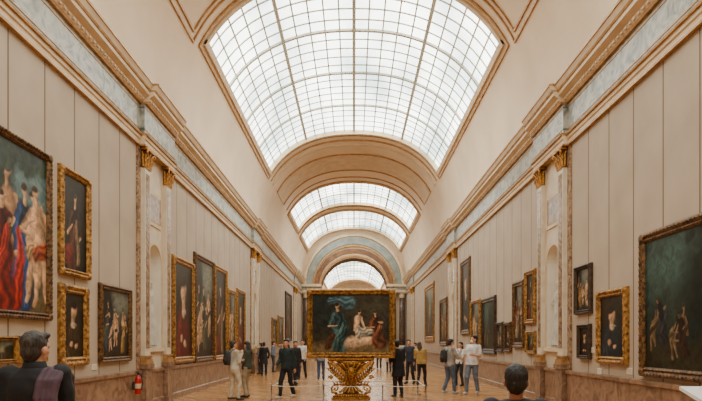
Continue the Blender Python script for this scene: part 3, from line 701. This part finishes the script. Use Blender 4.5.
def person(label,x,y,h,yaw,top=(30,30,34),bot=(40,42,50),shoe=(30,26,24),hair=(40,28,20),arms=('down','down'),stride=.0,sleeve='long',longhair=False,dress=None,skin=None,turn=0,vox=.011,stone=None,lean=0,name='person',z=0,loose=0,short=False,coat=None,wide=1.0,nod=0,mask=False,vol=0,shift=0):
    s=h/1.72; skin=skin or SKIN
    body=MB(); shirt=MB(); pants=MB(); shoes=[MB(),MB()]; hr=MB(); eyes=[MB(),MB()]; lips=MB()
    def T(p):
        p=Vector(p)
        if p.z>.9: p.y+=(p.z-.9)*lean; p.x+=(p.z-.9)*shift*-.15
        return p
    R=Matrix.Rotation(math.radians(turn),3,'Z')@Matrix.Rotation(math.radians(-nod),3,'X')
    def H(p): q=R@Vector((p[0],p[1],p[2]-1.5)); q.z+=1.5; return T(q)
    body.ell(H((0,.0,1.605)),(.074,.09,.1),n=24,m=16,rot=R); body.ell(H((0,.03,1.55)),(.056,.062,.075),n=20,m=12,rot=R)
    body.ell(H((0,.055,1.5)),(.03,.03,.022),rot=R); body.cap(H((0,.088,1.6)),H((0,.108,1.56)),.008,.014); 
    for i,sx in enumerate((-1,1)):
        body.ell(H((sx*.085,.005,1.575)),(.013,.022,.034),n=10,m=8,rot=R); body.ell(H((sx*.035,.065,1.565)),(.022,.022,.018),rot=R)
        body.cap(H((sx*.015,.088,1.618)),H((sx*.045,.08,1.618)),.009,.008)
        eyes[i].ell(H((sx*.03,.082,1.6)),(.012,.009,.007),n=10,m=8,rot=R)
    lips.ell(H((0,.091,1.528)),(.024,.009,.008),n=12,m=8,rot=R)
    body.cap(T((0,-.015,1.38)),T((0,0,1.53)),.062,.052,n=14)
    body.loft([(T((0,0,zz)).x,T((0,0,zz)).y,zz,rx,ry) for zz,rx,ry in ((.8,.13,.09),(.92,.16,.11),(1.05,.13,.09),(1.15,.13,.09),(1.3,.155,.105),(1.38,.15,.09),(1.43,.08,.065))],24)
    k=loose; kk=wide
    rg=[(.86,.176,.135),(.95,.176,.136),(1.06,.158,.122),(1.18,.162,.124),(1.3,.182,.13),(1.38,.172,.112),(1.42,.12,.09),(1.455,.07,.065)]
    if coat is not None: rg=[(coat,.2,.165),((coat+.86)/2,.19,.15)]+rg
    shirt.loft([(T((0,0,zz)).x if zz>.9 else 0,T((0,0,zz)).y if zz>.9 else 0,zz,(rx+k)*kk,ry+k) for zz,rx,ry in rg],28)
    body.cap(T((-.13,0,1.39)),T((.13,0,1.39)),.05,.05); shirt.cap(T((-.15*kk,0,1.385)),T((.15*kk,0,1.385)),.062,.062,n=14)
    for si,sx in enumerate((-1,1)):
        ua,fa=ARMS[arms[si]]
        S=T((sx*.176*kk,0,1.385)); u=Vector((ua[0]*sx,ua[1],ua[2])).normalized(); f=Vector((fa[0]*sx,fa[1],fa[2])).normalized()
        E=S+u*.29; Wr=E+f*.245
        body.cap(S,E,.05,.038); body.cap(E,Wr,.038,.025)
        side=Vector((0,1,0)) if abs(f.z)>.6 else Vector((0,0,1)); side=(side-f*side.dot(f)).normalized(); nrm=f.cross(side).normalized()
        if nrm.x*sx>0: nrm=-nrm
        for o_ in (-.024,-.008,.008,.024): body.cap(Wr+side*o_*.5,Wr+f*.085+side*o_*1.15,.017,.0125,n=8)
        for o_,ln in ((-.03,.058),(-.01,.072),(.01,.078),(.03,.07)):
            b0=Wr+f*.085+side*o_; b1=b0+(f*.9+nrm*.25).normalized()*ln*.5; b2=b1+(f*.7+nrm*.7).normalized()*ln*.5
            body.chain([b0,b1,b2],[.0098,.009,.0078])
        th0=Wr+f*.025+side*.026; body.chain([th0,th0+(f*.6+side*.7+nrm*.3)*.045,th0+(f*.95+side*.75+nrm*.5)*.065],[.014,.011,.009])
        if sleeve=='long': shirt.cap(S,E,.066+k,.052+k,n=12); shirt.cap(E,E+f*.225,.052+k,.038+k*.8,n=12)
        else: shirt.cap(S,S+u*.2,.066,.06,n=12)
        off=stride*sx; Hp=Vector((sx*.09,0,.9)); A=Vector((sx*(.1 if not stone else .09)+sx*abs(shift)*.05,off*.9,.085)); Kn=Vector((sx*.1,off*.45+.03+abs(off)*.15+(.05 if shift*sx>0 else 0),.49))
        A.z+=max(0,-off)*.12
        body.cap(Hp,Kn,.088,.056,n=14); body.cap(Kn,A,.055,.038,n=12); calf=Kn.lerp(A,.3); body.cap(calf+Vector((0,-.018,0)),Kn.lerp(A,.5)+Vector((0,-.012,0)),.045,.04)
        T0=A+Vector((sx*.015,.14,-.05)); body.cap(A+Vector((0,-.02,-.03)),T0,.036,.028)
        B=Kn.lerp(A,.12) if short else A+Vector((0,0,.015))
        pants.cap(Hp,Kn,.1+k*.5,.074,n=16); pants.cap(Kn,B,.074,.06 if not short else .075,n=14)
        sh=shoes[si]; sh.cap(A+Vector((0,-.035,-.04)),A+Vector((sx*.018,.16,-.048)),.042,.036,n=12); sh.cap(A+Vector((0,-.01,-.03)),A+Vector((0,-.01,.0)),.044,.046,n=12)
    pants.loft([(0,0,zz,rx,ry) for zz,rx,ry in ((.8,.16,.125),(.9,.178,.13),(1.0,.16,.12),(1.03,.155,.115))],24)
    hr.ell(H((0,-.016,1.63)),(.082+vol,.094+vol,.092+vol),n=24,m=14,rot=R); hr.ell(H((0,-.04,1.575)),(.074+vol,.066+vol,.08),n=20,m=12,rot=R); hr.ell(H((0,-.045,1.53)),(.054+vol*.5,.042,.045),n=16,m=10,rot=R)
    hr.cap(H((-.045,.055,1.685)),H((.045,.055,1.685)),.026,.024)
    if longhair:
        hr.cap(H((0,-.05,1.56)),H((0,-.085,1.34)),.075,.07,n=14,flat=(1.1,.75))
        for sx in (-1,1): hr.cap(H((sx*.07,-.01,1.6)),H((sx*.085,-.02,1.4)),.022,.025)
    for m_ in [body,shirt,pants,hr,lips]+shoes+eyes: m_.v=[(p[0]*s,p[1]*s,p[2]*s) for p in m_.v]
    mn=min(p[2] for q in shoes for p in q.v); dz=-mn
    sm=stone
    o=body.build(name,[sm or skin],loc=(x,y,z+dz),rotz=math.radians(yaw),smooth=True); remesh(o,vox,2)
    tag(o,label,'person' if name=='person' else 'statue')
    def part(m_,nm,mt,v=.014,rm=True,it=4):
        q=m_.build(nm,[sm or mt],parent=o,smooth=True)
        if rm: remesh(q,max(v,vox),it)
        return q
    part(hr,'hair',hairmat(hair),.006 if vox<.01 else .009,it=3)
    for q in eyes: part(q,'eye',M['blackp'],rm=False)
    part(lips,'mouth',cloth((168,84,74),.5),rm=False)
    if mask:
        mk=MB(); mk.ell(H((0,.068,1.54)),(.052,.05,.05),n=16,m=10,rot=R); mk.v=[(p[0]*s,p[1]*s,p[2]*s) for p in mk.v]; mk.build('face_mask',[M['white']],parent=o,smooth=True)
    if dress:
        dr=MB();rings=[(0,0,zz*s,rx*s,ry*s) for zz,rx,ry in ((dress[1],.24,.2),(dress[1]*.5+.4,.22,.18),(.8,.19,.15),(.95,.178,.135),(1.06,.158,.12),(1.1,.15,.115))]
        dr.loft(rings,28)
        if stone:
            for i in range(18):
                t=2*math.pi*i/18; dr.cap((.23*s*math.cos(t),.19*s*math.sin(t),dress[1]*s),(.14*s*math.cos(t+.2),.11*s*math.sin(t+.2),1.1*s),.028,.016,n=6)
            dr.chain([(-.18*s,.1*s,1.0*s),(0,.16*s,1.15*s),(.17*s,.05*s,1.4*s)],[.05,.04,.05])
        part(dr,'skirt',cloth(dress[0])); part(shirt,'shirt',cloth(top))
    else:
        part(shirt,'shirt' if coat is None else 'coat',cloth(top)); part(pants,'trousers',cloth(bot))
    if not stone:
        for q in shoes: part(q,'shoe',cloth(shoe,.5))
    return o
def px(x,yb): Z=F*CAMH/(yb-VY); return (x-VX)*Z/F,Z
def hung(o,lp,c,label,kind='shoulder_bag',sc=1.0,rot=0):
    a=MB()
    if kind=='backpack':
        a.loft([(0,0,zz,rx,ry) for zz,rx,ry in ((-.2,.11,.05),(-.18,.14,.075),(0,.15,.085),(.16,.13,.07),(.21,.08,.04))],20)
        a.ell((0,-.07,-.06),(.1,.04,.08))
    else: a.loft([(0,0,zz,rx,ry) for zz,rx,ry in ((-.16,.1,.05),(-.14,.13,.06),(.0,.14,.06),(.12,.12,.045),(.14,.1,.03))],20)
    yw=o.rotation_euler[2]; R=Matrix.Rotation(yw,3,'Z'); w=R@Vector(lp)+Vector(o.location)
    q=a.build(kind,[cloth(c)],loc=w,rotz=yw+rot,smooth=True)
    if kind=='backpack':
        for sx in (-1,1): b=MB(); b.chain([(sx*.08,.06,.16),(sx*.1,.14,.24),(sx*.1,.22,.2)],[.015]*3); b.build('strap',[cloth(c)],parent=q,smooth=True)
    else: b=MB(); b.chain([(-.1,0,.1),(-.07,0,.3),(0,0,.42),(.07,0,.3),(.1,0,.1)],[.009]*5); b.build('strap',[cloth(c)],parent=q,smooth=True)
    tag(q,label,'bag'); return q
X,Y=px(234,400); o=person('man in beige shirt and cream trousers facing the pictures',X,Y,1.69,-50,(206,196,176),(218,204,176),(70,50,34),(44,34,28),('hold','strap'),.07,loose=.014,nod=5,shift=.5)
hung(o,(0,-.22,1.2),(60,58,56),'dark grey backpack worn on the back','backpack')
X,Y=px(247,397.5); o=person('woman in dark green jacket and beige trousers holding a leaflet',X,Y,1.68,75,(60,64,50),(176,156,124),(40,34,30),(40,26,18),('hold','hold'),.04,longhair=True,loose=.016,nod=14,shift=-.5)
hung(o,(.29,0,.85),(120,84,52),'brown leather shoulder bag at the hip',rot=1.5)
X,Y=px(264,376); person('visitor in black coat seen from behind',X,Y,1.66,10,(34,32,34),(40,40,46),arms=('down','pocket'),vox=.014,coat=.6)
person('visitor in grey jumper standing by the wall',-4.75,28.6,1.62,60,(120,116,112),(44,44,52),arms=('hold','down'),vox=.014)
X,Y=px(273,372); person('visitor in light blue shirt looking at pictures',X,Y,1.7,-80,(130,142,160),(60,60,66),arms=('down','back'),vox=.014,lean=.05)
X,Y=px(287,398); o=person('woman in dark teal top and black trousers walking with bag',X,Y,1.74,150,(36,52,54),(26,26,30),(220,216,208),(30,20,16),('swingb','bag'),.22,longhair=True,loose=.012,turn=20,lean=.05)
hung(o,(.31,.02,.92),(176,150,112),'tan canvas shoulder bag carried at the hip',rot=1.5)
X,Y=px(295,385); person('man in black jacket walking with hand in pocket',X,Y,1.7,-140,(30,30,32),(34,36,44),arms=('pocket','swing'),stride=.16,vox=.013,loose=.012,turn=-25,lean=.05)
X,Y=px(302.5,379); person('man in white shirt and dark trousers walking',X,Y,1.76,165,(240,236,228),(40,42,52),arms=('swing','swingb'),stride=.18,sleeve='short',vox=.013)
X,Y=px(321,380); person('visitor in grey shirt and blue jeans beyond the stand',X,Y,1.68,0,(150,150,152),(70,88,118),arms=('down','hold'),stride=.12,vox=.013)
X,Y=px(379,369); person('distant visitor in dark clothes',X,Y,1.7,180,(60,58,64),(50,54,66),vox=.016)
X,Y=px(389,372); person('distant visitor in beige coat',X,Y,1.6,20,(178,158,130),(60,58,60),vox=.016,coat=.6)
X,Y=px(398.5,397); person('woman in long black coat standing with back turned',X,Y,1.72,20,(26,26,30),(28,28,32),(30,28,28),(28,20,18),('hold','hold'),.03,loose=.014,coat=.62,nod=10,shift=.5)
X,Y=px(410.5,384); o=person('man in dark blue jumper standing with hand on hip',X,Y,1.76,150,(50,54,70),(38,38,44),hair=(50,36,26),arms=('down','hip'),stride=.05,vox=.012,turn=20,shift=-.7)
X,Y=px(421.5,386); o=person('woman in olive yellow jumper and black trousers standing',X,Y,1.66,-20,(186,152,84),(32,30,32),hair=(90,60,36),arms=('cross','down'),stride=.06,longhair=True,vox=.012,loose=.016,shift=.8)
X,Y=px(449,393.5); o=person('man in grey jacket and blue jeans holding a phone',X,Y,1.76,-60,(176,170,162),(96,108,126),(210,206,200),(34,26,22),('hold','phone'),.12,loose=.014,nod=8,shift=-.5)
hung(o,(0,-.22,1.2),(52,48,46),'dark backpack worn over a grey jacket','backpack')
X,Y=px(459.5,386); person('woman in white top and dark trousers, hand at chin',X,Y,1.66,130,(244,240,232),(50,52,60),hair=(60,40,26),arms=('chin','cross'),stride=.04,longhair=True,vox=.012,shift=.6)
X,Y=px(472,394); o=person('man in white shirt and blue jeans looking sideways',X,Y,1.87,150,(252,250,246),(112,122,138),(224,220,212),(44,30,22),('hold','pocket'),.14,sleeve='short',loose=.02,turn=-40,mask=True,shift=.6)
X,Y=px(415,371); person('distant visitor in light shirt',X,Y,1.62,90,(190,186,180),(60,60,70),vox=.016)
# near figures
o=person('man in black jacket with greying hair, purple jumper over shoulder',-2.36,4.15,1.735,4,(24,24,28),(30,32,40),(24,22,20),(58,52,48),('down','hold'),.03,loose=.024,vox=.008,turn=-22,wide=1.02,vol=.002)
sc=MB()
for (x0,dz) in ((.09,0),(.13,.03),(.17,.0),(.205,-.02)):
    sc.chain([(x0+.03,-.17,1.02-dz),(x0+.02,-.18,1.12-dz),(x0,-.17,1.25),(x0,-.135,1.37),(x0+.005,-.07,1.43+dz*.4),(x0+.005,.02,1.45-max(0,x0-.15)*.5),(x0,.11,1.38),(x0,.15,1.25)],[.02,.034,.03,.028,.028,.028,.026,.024])
q=sc.build('draped_jumper',[cloth((86,62,74))],parent=o,smooth=True); remesh(q,.009,2)
co_=MB(); co_.loft([(0,-.01,z_,r1,r2) for z_,r1,r2 in ((1.44,.095,.085),(1.47,.085,.08),(1.51,.072,.07))],24); co_.build('collar',[cloth((24,24,28))],parent=o,smooth=True)
person('short visitor with black hair in dark top, back turned',1.1,3.8,1.5,-14,(36,38,48),(40,40,46),(30,30,30),(30,25,23),('down','down'),0,vox=.008,loose=.014,skin=SKIN2,wide=1.05,vol=.008)

for s in (-1,1):
    for i,nc in enumerate(NICHES[:2]):
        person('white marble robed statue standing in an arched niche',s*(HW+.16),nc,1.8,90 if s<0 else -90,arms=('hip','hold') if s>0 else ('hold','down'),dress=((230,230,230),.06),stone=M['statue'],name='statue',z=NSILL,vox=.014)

dg=bpy.context.evaluated_depsgraph_get(); dg.update()
new=[]
for o in BAKE: new.append(bpy.data.meshes.new_from_object(o.evaluated_get(dg)))
for oi,(o,me) in enumerate(zip(BAKE,new)):
    o.modifiers.clear(); nm=o.data.name; o.data=me; me.name=nm
    me.polygons.foreach_set('use_smooth',[True]*len(me.polygons))
    n=len(me.vertices); co=np.empty(n*3); me.vertices.foreach_get('co',co); co=co.reshape(-1,3)
    if o.name.startswith('hair'):
        nr=np.empty(n*3); me.vertex_normals.foreach_get('vector',nr); nr=nr.reshape(-1,3)
        amp=np.array([mnoise.noise((p[0]*24+oi*3.1,p[1]*24,p[2]*12))*.006+mnoise.noise((p[0]*80,p[1]*80+oi,p[2]*26))*.004 for p in co])
        co=co+nr*amp[:,None]; me.vertices.foreach_set('co',co.ravel())
    elif o.name.startswith(('shirt','coat','trousers','skirt','draped')):
        nr=np.empty(n*3); me.vertex_normals.foreach_get('vector',nr); nr=nr.reshape(-1,3)
        amp=np.array([mnoise.noise((p[0]*9+oi*3.1,p[1]*9,p[2]*7))*.013+mnoise.noise((p[0]*20,p[1]*20+oi,p[2]*16))*.005 for p in co])
        co=co+nr*amp[:,None]; me.vertices.foreach_set('co',co.ravel())
    me.update()

w=bpy.data.worlds.new('World'); SC.world=w; w.use_nodes=True
w.node_tree.nodes['Background'].inputs[0].default_value=(.85,.92,1,1); w.node_tree.nodes['Background'].inputs[1].default_value=.8
cam=bpy.data.cameras.new('Camera'); co=bpy.data.objects.new('Camera',cam); COL.objects.link(co); SC.camera=co
co.location=(0,0,CAMH); co.rotation_euler=(math.pi/2,0,0)
cam.sensor_width=36; cam.sensor_fit='HORIZONTAL'; cam.lens=F/702*36; cam.clip_end=300
cam.shift_x=-(VX-351)/702; cam.shift_y=(VY-200.5)/702
if ZOOM:
    k,cx,cy=ZOOM
    cam.lens*=k; cam.shift_x=(cx-VX)/702*k; cam.shift_y=(VY-cy)/702*k
